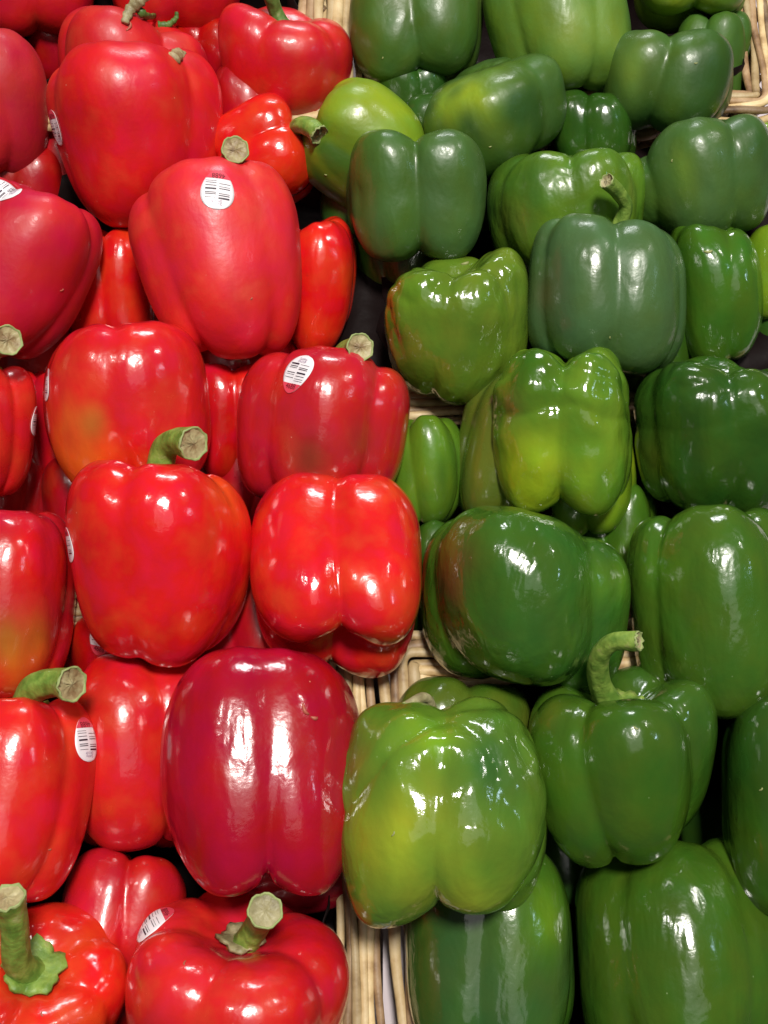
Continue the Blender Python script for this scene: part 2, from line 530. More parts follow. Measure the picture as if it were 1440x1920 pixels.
RED = (0.64, 0.008, 0.011); CRIM = (0.42, 0.004, 0.016); ORR = (0.70, 0.024, 0.008); ORA = (0.80, 0.13, 0.012)
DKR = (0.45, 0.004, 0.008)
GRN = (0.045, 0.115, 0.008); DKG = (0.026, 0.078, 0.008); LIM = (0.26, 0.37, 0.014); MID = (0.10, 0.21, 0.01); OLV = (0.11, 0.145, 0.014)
GRG = (0.052, 0.115, 0.026); BRN = (0.085, 0.06, 0.012)

def even(n, ph, d=0.3):
    return [(ph + 360 * i / n, 1.0, d, 1.0, 1.0) for i in range(n)]

count = 0
DEBUG = False
def pepper(kind, label, box, h=0.0, roll=0, tilt=0, lobes=None, n_l=4, ph=45, colA=None, colB=None, patches=(), rough=0.2, bump=0.6,
           wax=0.0, stem=None, stickers=(), scar=None, bottom_dot=False, ysc=1.0, calyx=False, bits=(), **kw):
    global count
    count += 1
    seed = count * 7 + 3
    rnd = random.Random(seed)
    x0, y0, x1, y1 = box
    if lobes is None:
        lobes = even(n_l, ph + rnd.uniform(-35, 35))
    kw['k'] = kw.get('k', 13) * 2.6
    kw.setdefault('twist', rnd.uniform(-14, 14))
    kw.setdefault('mid', rnd.uniform(0.78, 0.97))
    lobes = [(a, s, min(.45, d * 1.22 + 0.02), zt, zb) for a, s, d, zt, zb in lobes]
    lobes = [(a + rnd.uniform(-5, 5), s * rnd.uniform(0.97, 1.03), d, zt * rnd.uniform(0.96, 1.02), zb * rnd.uniform(0.94, 1.03)) for a, s, d, zt, zb in lobes]
    cx, cy = (x0 + x1) / 2, (y0 + y1) / 2
    W, H = x1 - x0, y1 - y0
    up_on = abs(math.cos(math.radians(roll))) >= 0.707
    ar = (H / W) if up_on else (W / H)
    hh = kw.pop('hh', max(0.85, min(1.35, ar)))
    nu = kw.pop('nu', 132)
    P, F = pepper_shape(seed, lobes, hh, nu=nu, nv=int(nu * 0.62), **kw)
    # depth on the heap
    c = on_bed(cx, cy)
    z = (c - CAM).dot(FWD) - h
    rr = ray(cx, cy).normalized(); tw = -rr
    rt = (RT - tw * RT.dot(tw)).normalized(); up = tw.cross(rt)
    R, T = math.radians(roll), math.radians(tilt)
    A = (up * math.cos(R) + rt * math.sin(R)) * math.cos(T) + tw * math.sin(T)
    side = (rt * math.cos(R) - up * math.sin(R))
    Fr = side.cross(A).normalized()
    M = np.array([list(side), list(-Fr), list(A)])   # rows: local axes in world
    s = W / 2 / FPX * z
    sx = s; sz = s
    px, py = cx, cy
    for it in range(9):
        C = np.array(CAM + ray(px, py) * z)
        Wd = (P * np.array([sx, sx * ysc, sz])) @ M + C
        X, Y, _ = project(Wd)
        bx0, bx1, by0, by1 = X.min(), X.max(), Y.min(), Y.max()
        rw = W / (bx1 - bx0); rh = H / (by1 - by0)
        if up_on:
            sx *= rw; sz *= rh ** (1.0 if abs(tilt) < 40 else 0.6)
        else:
            sx *= rh; sz *= rw
        sz = min(max(sz, 0.75 * sx), 1.3 * sx)
        px += cx - (bx0 + bx1) / 2; py += cy - (by0 + by1) / 2
    C = np.array(CAM + ray(px, py) * z)
    Wd = (P * np.array([sx, sx * ysc, sz])) @ M + C
    X, Y, Z = project(Wd)
    if DEBUG: print('FIT', label[:30], box, [int(v) for v in (X.min(), Y.min(), X.max(), Y.max())], round(sz / sx, 2))
    if h > -0.012 and not scar:
        scar = [(min(1425, max(15, cx + rnd.uniform(-.3, .3) * W)), min(1900, max(15, cy + rnd.uniform(-.3, .3) * H)), rnd.uniform(0.001, 0.0022), rnd.uniform(0, 180)) for _ in range(rnd.choice((0, 0, 1, 1)))]
        small = True
    else:
        small = False
    parts = bool(stem or stickers or calyx or scar or bits)
    name = kind + "_bell_pepper"
    loc = Vector(C)
    me = bpy.data.meshes.new("skin" if parts else name)
    me.from_pydata((P * np.array([sx, sx * ysc, sz])).tolist(), [], F)
    me.polygons.foreach_set('use_smooth', [True] * len(me.polygons))
    # pigment
    w1 = Waves(seed + 5); w2 = Waves(seed + 6)
    A_ = np.array(colA if colA else (RED if kind == 'red' else GRN)); B_ = np.array(colB if colB else A_ * (0.8 if kind == 'red' else 1.35))
    m_ = np.clip(0.5 + 0.36 * w1(P, 0.8) + 0.2 * w2(P * np.array([1, 1, 0.3]), 6), 0, 1)[:, None]
    C_ = A_ * (1 - m_) + B_ * m_
    for (qx, qy, rad, cc, st) in patches:
        dd = (X - qx) ** 2 + (Y - qy) ** 2 + ((Z - Z.min()) * FPX / z * 0.3) ** 2
        i = int(np.argmin(dd))
        rm = rad / FPX * z
        ds = np.linalg.norm(Wd - Wd[i], axis=1)
        g = np.clip(st * np.exp(-(ds / rm) ** 2) * (1 + 0.3 * w2(P, 2.2) + 0.35 * w1(P * np.array([1, 1, 0.25]), 7)), 0, 1)[:, None]
        C_ = C_ * (1 - g) + np.array(cc) * g
    ca = me.color_attributes.new('pigment', 'FLOAT_COLOR', 'POINT')
    ca.data.foreach_set('color', np.concatenate([C_, np.ones((len(C_), 1))], 1).ravel())
    me.materials.append(skin_mat(kind, rough, bump, wax, seed))
    me.update()
    Mx = Matrix(((side.x, -Fr.x, A.x, loc.x), (side.y, -Fr.y, A.y, loc.y), (side.z, -Fr.z, A.z, loc.z), (0, 0, 0, 1)))
    o = bpy.data.objects.new(me.name, me)
    col.objects.link(o)
    group = "%s bell peppers heaped in the baskets" % kind
    if parts:
        root = empty(name, loc)
        o.parent = root
        Mr = Mx.copy(); Mr.translation = Vector((0, 0, 0))
        o.matrix_local = Mr
    else:
        root = o
        o.matrix_world = Mx
    tag(root, label, "pepper", group)
    if not parts:
        return root
    if stem or calyx:
        ti = len(P) - 2
        top = Vector(Wd[ti])
    if calyx or (stem and stem.get('calyx', True)):
        cr = (stem or {}).get('cr', 0.011)
        cc = (stem or {}).get('cmat', M_STEM)
        Vc = []; Fc = []; nr = 5; na = 40
        p1 = rnd.uniform(0, 6)
        bv = BVHTree.FromPolygons(Wd.tolist(), F)
        for r_ in range(nr):
            f = (r_ / (nr - 1))
            for k in range(na):
                a = 2 * math.pi * k / na
                rad = cr * f * (1 + 0.1 * math.cos(5 * a + p1) + 0.07 * math.cos(12 * a))
                q = top + side * (rad * math.cos(a)) + Fr * (rad * math.sin(a)) + A * 0.03
                hit = bv.ray_cast(q, -A, 0.08)
                hp = hit[0] if hit[0] else q - A * 0.03
                hp = hp + A * (0.0012 + 0.003 * (1 - f) + (0.0012 * math.sin(3 * a) if r_ == nr - 1 else 0))
                Vc.append(hp)
        for r_ in range(nr - 1):
            for k in range(na):
                k2 = (k + 1) % na
                Fc.append((r_ * na + k, (r_ + 1) * na + k, (r_ + 1) * na + k2, r_ * na + k2))
        co = link_mesh("calyx", Vc, Fc, cc, root, loc)
        md = co.modifiers.new("thickness", 'SOLIDIFY'); md.thickness = 0.0016
    if stem:
        pts = [top - A * 0.001]
        ztop = project(np.array([list(top)]))[2][0]
        for q in stem['pts']:
            zz = ztop - q[2]
            pts.append(CAM + ray(q[0], q[1]) * zz)
        r0, r1 = stem.get('r', (0.006, 0.006))
        # smooth through the points
        path = []; rad = []
        K = [pts[0]] + pts + [pts[-1] + (pts[-1] - pts[-2])]
        ns = 9
        for i in range(1, len(K) - 2):
            for j in range(ns):
                t = j / ns
                a, b_, c_, d_ = K[i - 1], K[i], K[i + 1], K[i + 2]
                path.append(0.5 * ((2 * b_) + (c_ - a) * t + (2 * a - 5 * b_ + 4 * c_ - d_) * t * t + (3 * b_ - a - 3 * c_ + d_) * t ** 3))
        path.append(pts[-1])
        for i in range(len(path)):
            t = i / (len(path) - 1)
            r_ = r0 + (r1 - r0) * t
            r_ *= 1 + 0.55 * math.exp(-(t / 0.14) ** 2) + 0.12 * math.exp(-((1 - t) / 0.1) ** 2)
            rad.append(r_ * (1 + 0.05 * math.sin(t * 9 + seed)))
        V, Fs = tube(path, rad, 25, False, nref=tw, ribs=7, ribamp=0.04)
        so = link_mesh("stem", V, Fs[:-1], stem.get('mat', M_STEM), root, loc)
        if stem.get('cut', True):
            t = (path[-1] - path[-2]).normalized()
            if 'face' in stem:
                t2 = (t + (rt * stem['face'][0] + up * stem['face'][1] + tw * stem['face'][2])).normalized()
            else:
                t2 = t
            ax = (tw - t2 * tw.dot(t2))
            if ax.length < 0.05: ax = rt - t2 * rt.dot(t2)
            ax.normalize(); ay = t2.cross(ax)
            last = V[-25:]
            # rind ring and pith, slightly cupped and ragged
            Vr = []; rings = [1.0, 1.0, 0.94, 0.86, 0.5, 0.0]; hgt = [0, 0.0006, 0.001, 0.0001, -0.0009, 0.0004]
            for f, hg in zip(rings, hgt):
                for k in range(25):
                    p = path[-1] + (last[k] - path[-1]) * f
                    Vr.append(p + t * (hg * (1 + 0.5 * math.sin(k * 1.9 + f * 7)) + 0.0005 * math.sin(k * 3.1)))
            Fr1 = []; Fr2 = []
            for r_ in range(5):
                for k in range(25):
                    k2 = (k + 1) % 25
                    (Fr1 if r_ < 3 else Fr2).append((r_ * 25 + k, r_ * 25 + k2, (r_ + 1) * 25 + k2, (r_ + 1) * 25 + k))
            link_mesh("cut_rind", Vr[:100], Fr1, M_RING, so, loc)
            link_mesh("cut_pith", Vr[75:], [tuple(i - 75 for i in f) for f in Fr2], stem.get('pith', M_CUT), so, loc)
    if stickers or scar or bits:
        bv = BVHTree.FromPolygons(Wd.tolist(), F)
    def surf(qx, qy):
        r = ray(qx, qy).normalized()
        hit = bv.ray_cast(CAM, r)
        if hit[0] is None:
            i = int(np.argmin((X - qx) ** 2 + (Y - qy) ** 2 + 0.5 * (np.maximum(0, Z - z)) ** 2 * 1e8))
            hit = bv.find_nearest(Vector(Wd[i]))
        return hit[0], hit[1]
    for (qx, qy, ang, size, flip) in stickers:
        c0, nn = surf(qx, qy)
        if nn.dot(tw) < 0 and nn.dot(loc - c0) > 0: nn = -nn
        a = math.radians(ang)
        d = up * math.cos(a) + rt * math.sin(a)
        T2 = (d - nn * d.dot(nn)).normalized(); T1 = T2.cross(nn)
        mm = size
        def drape(u, v, lift):
            q = c0 + T1 * (u * mm) + T2 * (v * mm) + nn * 0.012
            hit = bv.ray_cast(q, -nn, 0.04)
            if hit[0] is None:
                hp = c0 + T1 * (u * mm) + T2 * (v * mm)
                n2 = nn
            else:
                hp, n2 = hit[0], hit[1]
                if n2.dot(nn) < 0: n2 = -n2
            return hp + n2 * lift
        def half(v):          # half width of the egg outline; the pointed end is -1
            if abs(v) >= 1: return 0.0
            return 0.75 * math.sqrt(1 - v * v) * (1 + 0.24 * v)
        def strip(nm, v0, v1, mat, lift, par, nvv=12, nuu=10):
            V = []; Fq = []
            for i in range(nvv + 1):
                v = v0 + (v1 - v0) * i / nvv
                hw = half(v)
                for j in range(nuu + 1):
                    V.append(drape(-hw + 2 * hw * j / nuu, v, lift))
            for i in range(nvv):
                for j in range(nuu):
                    k = i * (nuu + 1) + j
                    Fq.append((k, k + 1, k + nuu + 2, k + nuu + 1))
            return link_mesh(nm, V, Fq, mat, par, loc)
        st = strip("sticker", -0.995, 0.995, M_PAPER, 0.00035, root, 22, 12)
        md = st.modifiers.new("thickness", 'SOLIDIFY'); md.thickness = 0.0001
        strip("red_end", -0.99, -0.52, M_REDP, 0.0005, st, 8, 10)
        # barcode bars
        V = []; Fq = []
        bars = [(-1, 0.46, 0.07), (-1, 0.33, 0.035), (-1, 0.24, 0.02), (-1, 0.0, 0.03), (-1, -0.1, 0.015), (-1, -0.25, 0.02),
                (1, 0.44, 0.015), (1, 0.28, 0.03), (1, 0.2, 0.03), (1, 0.02, 0.07), (1, -0.14, 0.025), (1, -0.28, 0.018), (1, -0.38, 0.015)]
        for sd, v, hv in bars:
            for i in range(5):
                u = sd * 0.06 + (sd * 0.5) * i / 4
                for q in (-1, 1):
                    V.append(drape(u, v + q * hv / 2, 0.0006))
            b0 = len(V) - 10
            for i in range(4):
                Fq.append((b0 + 2 * i, b0 + 2 * i + 1, b0 + 2 * i + 3, b0 + 2 * i + 2))
        link_mesh("barcode", V, Fq, M_INK, st, loc)
        def text(nm, s, v, hgt, mat, bend=0.0, wid=1.0):
            cu = bpy.data.curves.new("lettering", 'FONT')
            cu.body = s; cu.align_x = 'CENTER'; cu.align_y = 'CENTER'; cu.size = 1; cu.resolution_u = 2
            to = bpy.data.objects.new("lettering", cu)
            col.objects.link(to)
            dg = bpy.context.evaluated_depsgraph_get()
            tm = bpy.data.meshes.new_from_object(to.evaluated_get(dg))
            bpy.data.objects.remove(to)
            V = []
            for vv in tm.vertices:
                u_ = vv.co.x * hgt * wid; v_ = vv.co.y * hgt
                V.append(drape(u_, v + v_ - bend * u_ * u_, 0.0006))
            Ft = [tuple(p.vertices) for p in tm.polygons]
            bpy.data.meshes.remove(tm)
            if Ft:
                link_mesh(nm, V, Ft, mat, st, loc, smooth=False)
        text("number_print", "4688", -0.67, 0.38, M_INKR, 0, 0.8)
        text("name_print", "Sunny", 0.76, 0.2, M_INKG, 0.5)
        text("group_print", "GROUP", 0.6, 0.15, M_INKG, 0.2)
    for (bn, bp, r0, r1, bm) in bits:
        path = []
        for (qx, qy, lf) in bp:
            c0, nn = surf(qx, qy)
            path.append(CAM + ray(qx, qy) * ((c0 - CAM).dot(FWD) - lf))
        K = [path[0]] + path + [path[-1]]
        pp = []
        for i in range(1, len(K) - 2):
            for j in range(6):
                t = j / 6
                a, b_, c_, d_ = K[i - 1], K[i], K[i + 1], K[i + 2]
                pp.append(0.5 * ((2 * b_) + (c_ - a) * t + (2 * a - 5 * b_ + 4 * c_ - d_) * t * t + (3 * b_ - a - 3 * c_ + d_) * t ** 3))
        pp.append(path[-1])
        V, Fs = tube(pp, [(r0 + (r1 - r0) * i / (len(pp) - 1)) * (1 + .15 * math.sin(i * 2.1)) for i in range(len(pp))], 9, False, flat=0.6, nref=tw)
        link_mesh(bn, V, Fs, bm, root, loc)
    if scar:
        for (qx, qy, size, ang) in scar:
            c0, nn = surf(qx, qy)
            a = math.radians(ang)
            d = up * math.cos(a) + rt * math.sin(a)
            T2 = (d - nn * d.dot(nn)).normalized(); T1 = T2.cross(nn)
            path = [c0 + T1 * (size * math.sin(t * 2.2) * 0.45) + T2 * (size * (t - 0.5)) + nn * 0.0002 for t in [i / 8 for i in range(9)]]
            path2 = []
            for p in path:
                hit = bv.ray_cast(p + nn * 0.01, -nn, 0.03)
                path2.append((hit[0] if hit[0] else p) + nn * 0.0001)
            V, Fs = tube(path2, [0.0002 + (0.0002 if small else 0.0007) * math.sin(math.pi * (i + .3) / 9) for i in range(9)], 7, False)
            link_mesh("scar", V, Fs, M_SCARG if kind == 'green' else M_SCARR, root, loc)
    return root

M_SCARR = simple_mat('scar_red', (0.42, 0.10, 0.06), 0.5, 0.5)
M_SCARG = simple_mat('scar_tan', (0.30, 0.33, 0.12), 0.5, 0.5)
R = lambda *a, **k: pepper('red', *a, **k)
G = lambda *a, **k: pepper('green', *a, **k)

exec_list = None
# ---- red, from the back
R("dark red pepper cut off by the top left corner of the photo", (-60, -130, 178, 72), h=-0.02, lobes=[(-50, 1, .33, 1, .95), (40, 1, .33, 1, 1), (140, 1, .3, 1, 1), (220, 1, .3, 1, 1)], colA=RED, colB=DKR, rough=0.33, wax=0.06)
R("red pepper cut off by the top edge, showing two rounded lobe ends", (205, -120, 455, 58), h=-0.02, ph=40, rough=0.33, wax=0.05)
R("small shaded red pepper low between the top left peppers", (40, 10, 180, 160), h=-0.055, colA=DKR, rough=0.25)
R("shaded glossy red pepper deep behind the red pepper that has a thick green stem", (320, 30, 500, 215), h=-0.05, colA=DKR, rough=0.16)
R("red pepper with dry leaf scraps on top, behind the large matt one", (108, 10, 392, 290), h=-0.018, lobes=[(-35, 1, .28, 1, 1), (75, .98, .36, .72, .9), (160, 1, .3, .9, 1), (240, 1, .3, 1, 1)], rough=0.36, wax=0.06,
  scar=[(236, 48, 0.006, 10)], bits=[("leaf_scrap", [(234, 42, 0.002), (243, 20, 0.006), (258, 4, 0.008), (270, -14, 0.009)], 0.002, 0.0046, M_DRY), ("leaf_scrap", [(256, 14, 0.006), (274, 30, 0.004), (290, 30, 0.003)], 0.0026, 0.0016, M_STEM_DK), ("stem_tip", [(296, 47, 0.002), (316, 46, 0.003), (330, 34, 0.005), (331, 22, 0.006)], 0.0022, 0.001, M_STEM_DK)])
R("broad red pepper with sunken top and green stem beside the far wicker", (408, 5, 662, 232), h=-0.004, tilt=6, roll=3, taper=0.14, crater=0.55, mid=0.66, ct=0.5, cb=0.1, n=2.7, twist=0,
  lobes=[(-62, 1, .32, 1.16, 1), (18, 1.02, .26, .94, 1), (92, 1, .32, .98, .95), (180, 1, .3, 1.02, 1)], rough=0.28, wax=0.03,
  stem=dict(pts=[(518, 24, 0.004), (506, -12, 0.012), (496, -40, 0.014)], r=(0.0042, 0.004), mat=M_STEM_DK, cut=False, calyx=False))
R("matt crimson red pepper cut off by the left edge near the top", (-150, 38, 94, 338), h=0.0, ph=30, lobes=[(-30, 1, .28, 1, .92), (50, 1, .3, .95, 1), (140, 1, .3, 1, 1), (220, 1, .3, 1, 1)], colA=(0.52, 0.01, 0.022), rough=0.4, wax=0.08)
R("glossy bright red pepper lying on its side with its green stem pointing right", (382, 173, 592, 395), h=-0.012, roll=62, tilt=5, colA=ORR, colB=RED, rough=0.13, bump=0.8,
  lobes=[(-70, 1, .3, 1, 1), (20, 1, .22, 1, 1), (110, 1, .3, .9, .9), (200, 1, .3, 1, 1)],
  stem=dict(pts=[(560, 236, 0.024), (584, 240, 0.032), (597, 252, 0.034)], r=(0.004, 0.0052), calyx=False, mat=M_STEM, pith=M_DRY))
R("large matt red pepper with a sticker on its left flank seen nearly edge on", (86, 75, 418, 428), mid=0.8, h=0.006, roll=-4, taper=0.10, lobes=[(-18, 1.04, .24, 1, 1), (88, .98, .36, .84, .95), (-98, .98, .36, .78, .98), (180, 1, .3, .9, 1)], ct=0.1, colA=(0.62, 0.007, 0.012), colB=RED, rough=0.30, wax=0.05,
  bits=[("stem_tip", [(326, 110, 0.0), (336, 100, 0.002), (344, 104, 0.0)], 0.0036, 0.003, M_CUT)], stickers=[(105, 240, 168, 0.0092, 1)])
R("shaded orange red pepper low between the matt peppers on the left", (120, 425, 300, 700), h=-0.045, colA=RED, colB=ORR, rough=0.15, ph=45)
R("tall narrow glossy red pepper to the right of the stickered middle pepper", (495, 405, 669, 672), h=-0.02, colA=RED, colB=ORR, rough=0.14, bump=0.7, lobes=[(25, 1, .27, 1, 1), (120, .95, .3, 1, 1), (240, 1, .3, 1, 1)], taper=0.07)
R("matt crimson red pepper tapering to lower left under a half visible sticker", (-140, 328, 193, 674), h=0.008, roll=22, taper=0.14, lobes=[(0, 1, .22, 1, 1), (100, 1, .3, 1, .95), (200, 1, .3, 1, 1), (-90, 1, .3, 1, 1)], colA=(0.5, 0.008, 0.028), colB=(0.56, 0.01, 0.02), rough=0.32, wax=0.07,
  stickers=[(4, 356, 140, 0.0092, 1)])
R("large bright red pepper with an upright barcode sticker near its top, red end up", (240, 293, 566, 674), mid=0.78, twist=10, h=0.014, roll=-6, tilt=-14, taper=0.12, colA=(0.68, 0.018, 0.022), colB=RED, lobes=[(-72, .99, .36, .78, .92), (-5, 1, .24, 1.0, 1.0), (62, .99, .28, .96, .96), (170, 1, .3, .9, .95)], rough=0.33, wax=0.05,
  stem=dict(pts=[(432, 305, 0.012), (441, 281, 0.028)], r=(0.0056, 0.006), mat=M_STEM), stickers=[(408, 354, 186, 0.0105, -1)])
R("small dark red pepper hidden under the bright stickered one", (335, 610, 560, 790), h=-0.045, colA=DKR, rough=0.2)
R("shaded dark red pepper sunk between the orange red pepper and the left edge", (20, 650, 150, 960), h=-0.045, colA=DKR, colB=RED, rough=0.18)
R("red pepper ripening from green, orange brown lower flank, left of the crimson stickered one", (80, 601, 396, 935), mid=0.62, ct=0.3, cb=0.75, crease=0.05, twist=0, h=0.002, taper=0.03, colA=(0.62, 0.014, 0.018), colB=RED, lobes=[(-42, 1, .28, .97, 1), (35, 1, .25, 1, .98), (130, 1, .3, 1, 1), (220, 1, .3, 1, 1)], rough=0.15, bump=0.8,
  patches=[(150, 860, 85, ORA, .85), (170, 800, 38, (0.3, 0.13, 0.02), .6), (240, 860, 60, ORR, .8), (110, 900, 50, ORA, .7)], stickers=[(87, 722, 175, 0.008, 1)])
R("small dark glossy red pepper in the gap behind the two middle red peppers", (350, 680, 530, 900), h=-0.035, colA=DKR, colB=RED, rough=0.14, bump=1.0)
R("orange red pepper at the left edge with a pale cut stem pointing up", (-160, 682, 69, 950), h=0.006, taper=0.05, colA=(0.66, 0.02, 0.015), lobes=[(0, 1, .25, 1, 1), (80, 1, .3, .95, 1), (180, 1, .3, 1, 1), (-90, 1, .3, 1, 1)], rough=0.2,
  stem=dict(pts=[(-20, 655, 0.012), (14, 638, 0.03)], r=(0.006, 0.0066)), stickers=[(66, 790, 178, 0.0075, 1)])
R("crimson brown pepper with a slanted barcode sticker and pale cut stem beside the wicker", (443, 648, 769, 950), h=0.004, roll=4, taper=0.02, colA=(0.46, 0.01, 0.02), colB=(0.52, 0.012, 0.02), lobes=[(-75, .97, .36, .92, 1), (-8, 1, .24, 1.02, 1), (72, 1, .36, .78, 1), (180, 1, .3, 1, 1)], rough=0.15, bump=0.7,
  patches=[(560, 840, 60, (0.22, 0.035, 0.015), .55), (680, 830, 40, (0.25, 0.03, 0.015), .5)],
  stem=dict(pts=[(652, 662, 0.01), (675, 651, 0.026)], r=(0.0058, 0.006)), stickers=[(556, 700, 14, 0.0102, 1)])
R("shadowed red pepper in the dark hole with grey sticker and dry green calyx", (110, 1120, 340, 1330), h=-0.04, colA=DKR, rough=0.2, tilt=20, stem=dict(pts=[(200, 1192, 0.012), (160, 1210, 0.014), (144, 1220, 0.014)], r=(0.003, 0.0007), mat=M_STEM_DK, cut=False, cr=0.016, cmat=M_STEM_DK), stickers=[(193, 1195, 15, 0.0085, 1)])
R("red pepper with orange right lobe and a thick stem bent to the right", (122, 862, 474, 1252), mid=0.68, ct=0.35, cb=0.3, twist=3, h=0.018, tilt=4, taper=0.13, colA=RED, colB=(0.68, 0.016, 0.01), lobes=[(-48, 1, .27, .98, 1), (22, 1, .26, 1.0, .98), (85, 1, .33, .93, .95), (180, 1, .3, 1, 1)], rough=0.14, bump=0.8,
  patches=[(455, 930, 50, ORA, .9), (455, 1020, 50, ORR, .8)],
  stem=dict(pts=[(306, 850, 0.004), (328, 828, 0.012), (362, 832, 0.022)], r=(0.0056, 0.0066)), stickers=[(129, 1022, 178, 0.008, 1)])
R("glossy orange red pepper showing its four lobed blossom end towards the wicker corner", (468, 883, 791, 1272), mid=0.82, ct=0.0, cb=0.35, twist=4, n=2.9, h=0.012, tilt=-32, roll=3, taper=0.02, colA=(0.7, 0.022, 0.014), colB=RED, rough=0.12, bump=0.7, bcrater=0.4, k=16,
  lobes=[(-44, 1.0, .34, 1, .98), (44, 1.0, .34, .98, 1.0), (132, .95, .34, 1, .98), (228, .95, .34, 1, .9)])
R("crimson pepper at the left edge turning green orange along its underside", (-170, 943, 145, 1310), h=0.004, taper=0.06, colA=(0.5, 0.01, 0.024), colB=RED, lobes=[(10, 1, .22, 1, 1), (100, 1, .3, 1, 1), (190, 1, .3, 1, 1), (-80, 1, .3, 1, 1)], rough=0.14, bump=0.8,
  patches=[(40, 1210, 60, (0.35, 0.12, 0.015), .7), (60, 1270, 60, ORA, .5)])
R("red pepper set back between the left edge pepper and the dark crimson one", (118, 1226, 430, 1598), h=-0.022, taper=0.03, colA=(0.6, 0.016, 0.014), colB=RED, lobes=[(-30, 1, .26, .97, 1), (50, 1, .3, 1, 1), (140, 1, .3, 1, 1), (220, 1, .3, 1, 1)], rough=0.15)
R("shaded red pepper at the bottom left under the dark crimson one", (100, 1588, 350, 1850), h=-0.02, colA=(0.56, 0.01, 0.018), roll=10, rough=0.2, ph=20)
R("small dark crimson pepper wedged beside the wicker rim under the big crimson one", (400, 1545, 666, 1722), h=-0.022, colA=(0.34, 0.006, 0.018), colB=(0.4, 0.006, 0.02), roll=80, rough=0.2)
R("largest pepper, dark crimson with a deep vertical groove and a small scar", (300, 1211, 681, 1682), mid=0.62, h=0.016, tilt=-8, taper=0.02, colA=(0.32, 0.003, 0.014), colB=(0.38, 0.004, 0.022), lobes=[(-42, 1, .33, .99, 1.0), (42, 1, .33, .98, .99), (130, .96, .3, .98, .9), (230, .96, .3, 1, .9)], rough=0.14, bump=0.9, bcrater=0.5, k=15, waist=0.01, ct=-0.3, cb=0.62, crease=0.075, n=2.45, twist=2,
  scar=[(576, 1326, 0.005, 130), (588, 1342, 0.003, 70)])
R("orange red pepper at the left edge, sticker on right flank, fat cut stem", (-150, 1306, 182, 1712), h=0.018, taper=0.05, colA=(0.66, 0.022, 0.014), colB=RED, lobes=[(-5, 1, .24, 1, 1), (78, 1, .32, .98, .98), (175, 1, .3, 1, 1), (-90, 1, .3, 1, 1)], rough=0.15, bump=0.6,
  stem=dict(pts=[(60, 1296, 0.012), (100, 1280, 0.02), (134, 1283, 0.027)], r=(0.0056, 0.0066)), stickers=[(164, 1386, 172, 0.0098, 1)])
R("red orange ribbed pepper in the bottom left corner with a tall upright green stem", (-165, 1706, 241, 2070), h=0.01, tilt=60, ysc=0.95, crease=0.05, taper=0.02, colA=(0.66, 0.03, 0.012), colB=ORR, crater=0.3, lobes=[(20, 1, .27, 1, 1), (85, 1, .27, 1, 1), (150, 1, .27, 1, 1), (215, 1, .27, 1, 1), (290, 1, .27, 1, 1)], rough=0.15, bump=0.7,
  stem=dict(pts=[(32, 1800, 0.012), (26, 1730, 0.022), (14, 1684, 0.028)], r=(0.0052, 0.006), cr=0.0125))
R("red bottom pepper, ragged cut stem in its hollow, sticker on back lobe", (234, 1674, 657, 2040), h=0.008, tilt=33, taper=0.1, colA=(0.6, 0.01, 0.02), colB=(0.64, 0.02, 0.018), crater=0.45, lobes=[(-60, 1, .34, 1.0, 1), (12, 1, .3, .97, 1), (82, 1, .34, .98, 1), (170, 1, .33, .98, 1), (-125, .97, .33, 1.0, 1)], rough=0.15, bump=0.7, waist=0.0,
  stem=dict(pts=[(482, 1735, 0.01), (497, 1708, 0.026)], r=(0.0048, 0.0062), pith=M_DRY, cr=0.010, cmat=M_DRY), stickers=[(284, 1726, 240, 0.0095, 1)])

# ---- green, from the back
G("dark olive green pepper cut off by the top edge beside the far red pepper", (655, -90, 907, 187), h=0.0, tilt=-25, bcrater=.35, colA=GRN, colB=OLV, taper=0.05, lobes=[(-50, 1, .34, 1, 1), (42, 1, .34, 1, .88), (120, 1, .3, 1, .9), (220, 1, .3, 1, 1)], rough=0.3, wax=0.12, k=16)
G("mid green grooved pepper at the top edge, second from the left among the greens", (905, -110, 1184, 202), h=0.006, roll=-14, tilt=-20, bcrater=.3, colA=GRN, colB=MID, lobes=[(-62, 1, .34, 1, .85), (5, 1, .3, 1, .97), (62, 1, .3, 1, 1), (170, 1, .3, 1, 1)], rough=0.33, wax=0.12, taper=0.08,
  patches=[(1080, 60, 90, (0.17, 0.28, 0.03), .6)])
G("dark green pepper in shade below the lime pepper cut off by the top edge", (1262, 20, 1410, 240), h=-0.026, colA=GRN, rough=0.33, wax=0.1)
G("lime green two lobed pepper cut off by the top edge near the brown liner", (1188, -130, 1408, 52), h=0.0, tilt=-25, colA=MID, colB=LIM, lobes=[(-42, 1, .36, 1, 1), (44, 1, .36, 1, .92), (140, 1, .3, 1, .9), (220, 1, .3, 1, .9)], rough=0.3, wax=0.08, bcrater=.3, k=16)
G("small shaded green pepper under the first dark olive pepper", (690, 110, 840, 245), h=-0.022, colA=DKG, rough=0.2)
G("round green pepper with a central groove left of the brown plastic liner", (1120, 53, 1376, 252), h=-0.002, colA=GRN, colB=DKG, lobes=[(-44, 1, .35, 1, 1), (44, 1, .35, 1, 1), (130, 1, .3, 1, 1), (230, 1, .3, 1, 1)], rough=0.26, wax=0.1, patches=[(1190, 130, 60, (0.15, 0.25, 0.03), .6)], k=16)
G("deep shaded green pepper behind the stemmed green group with one bright glint", (1030, 165, 1195, 330), h=-0.016, colA=DKG, rough=0.14)
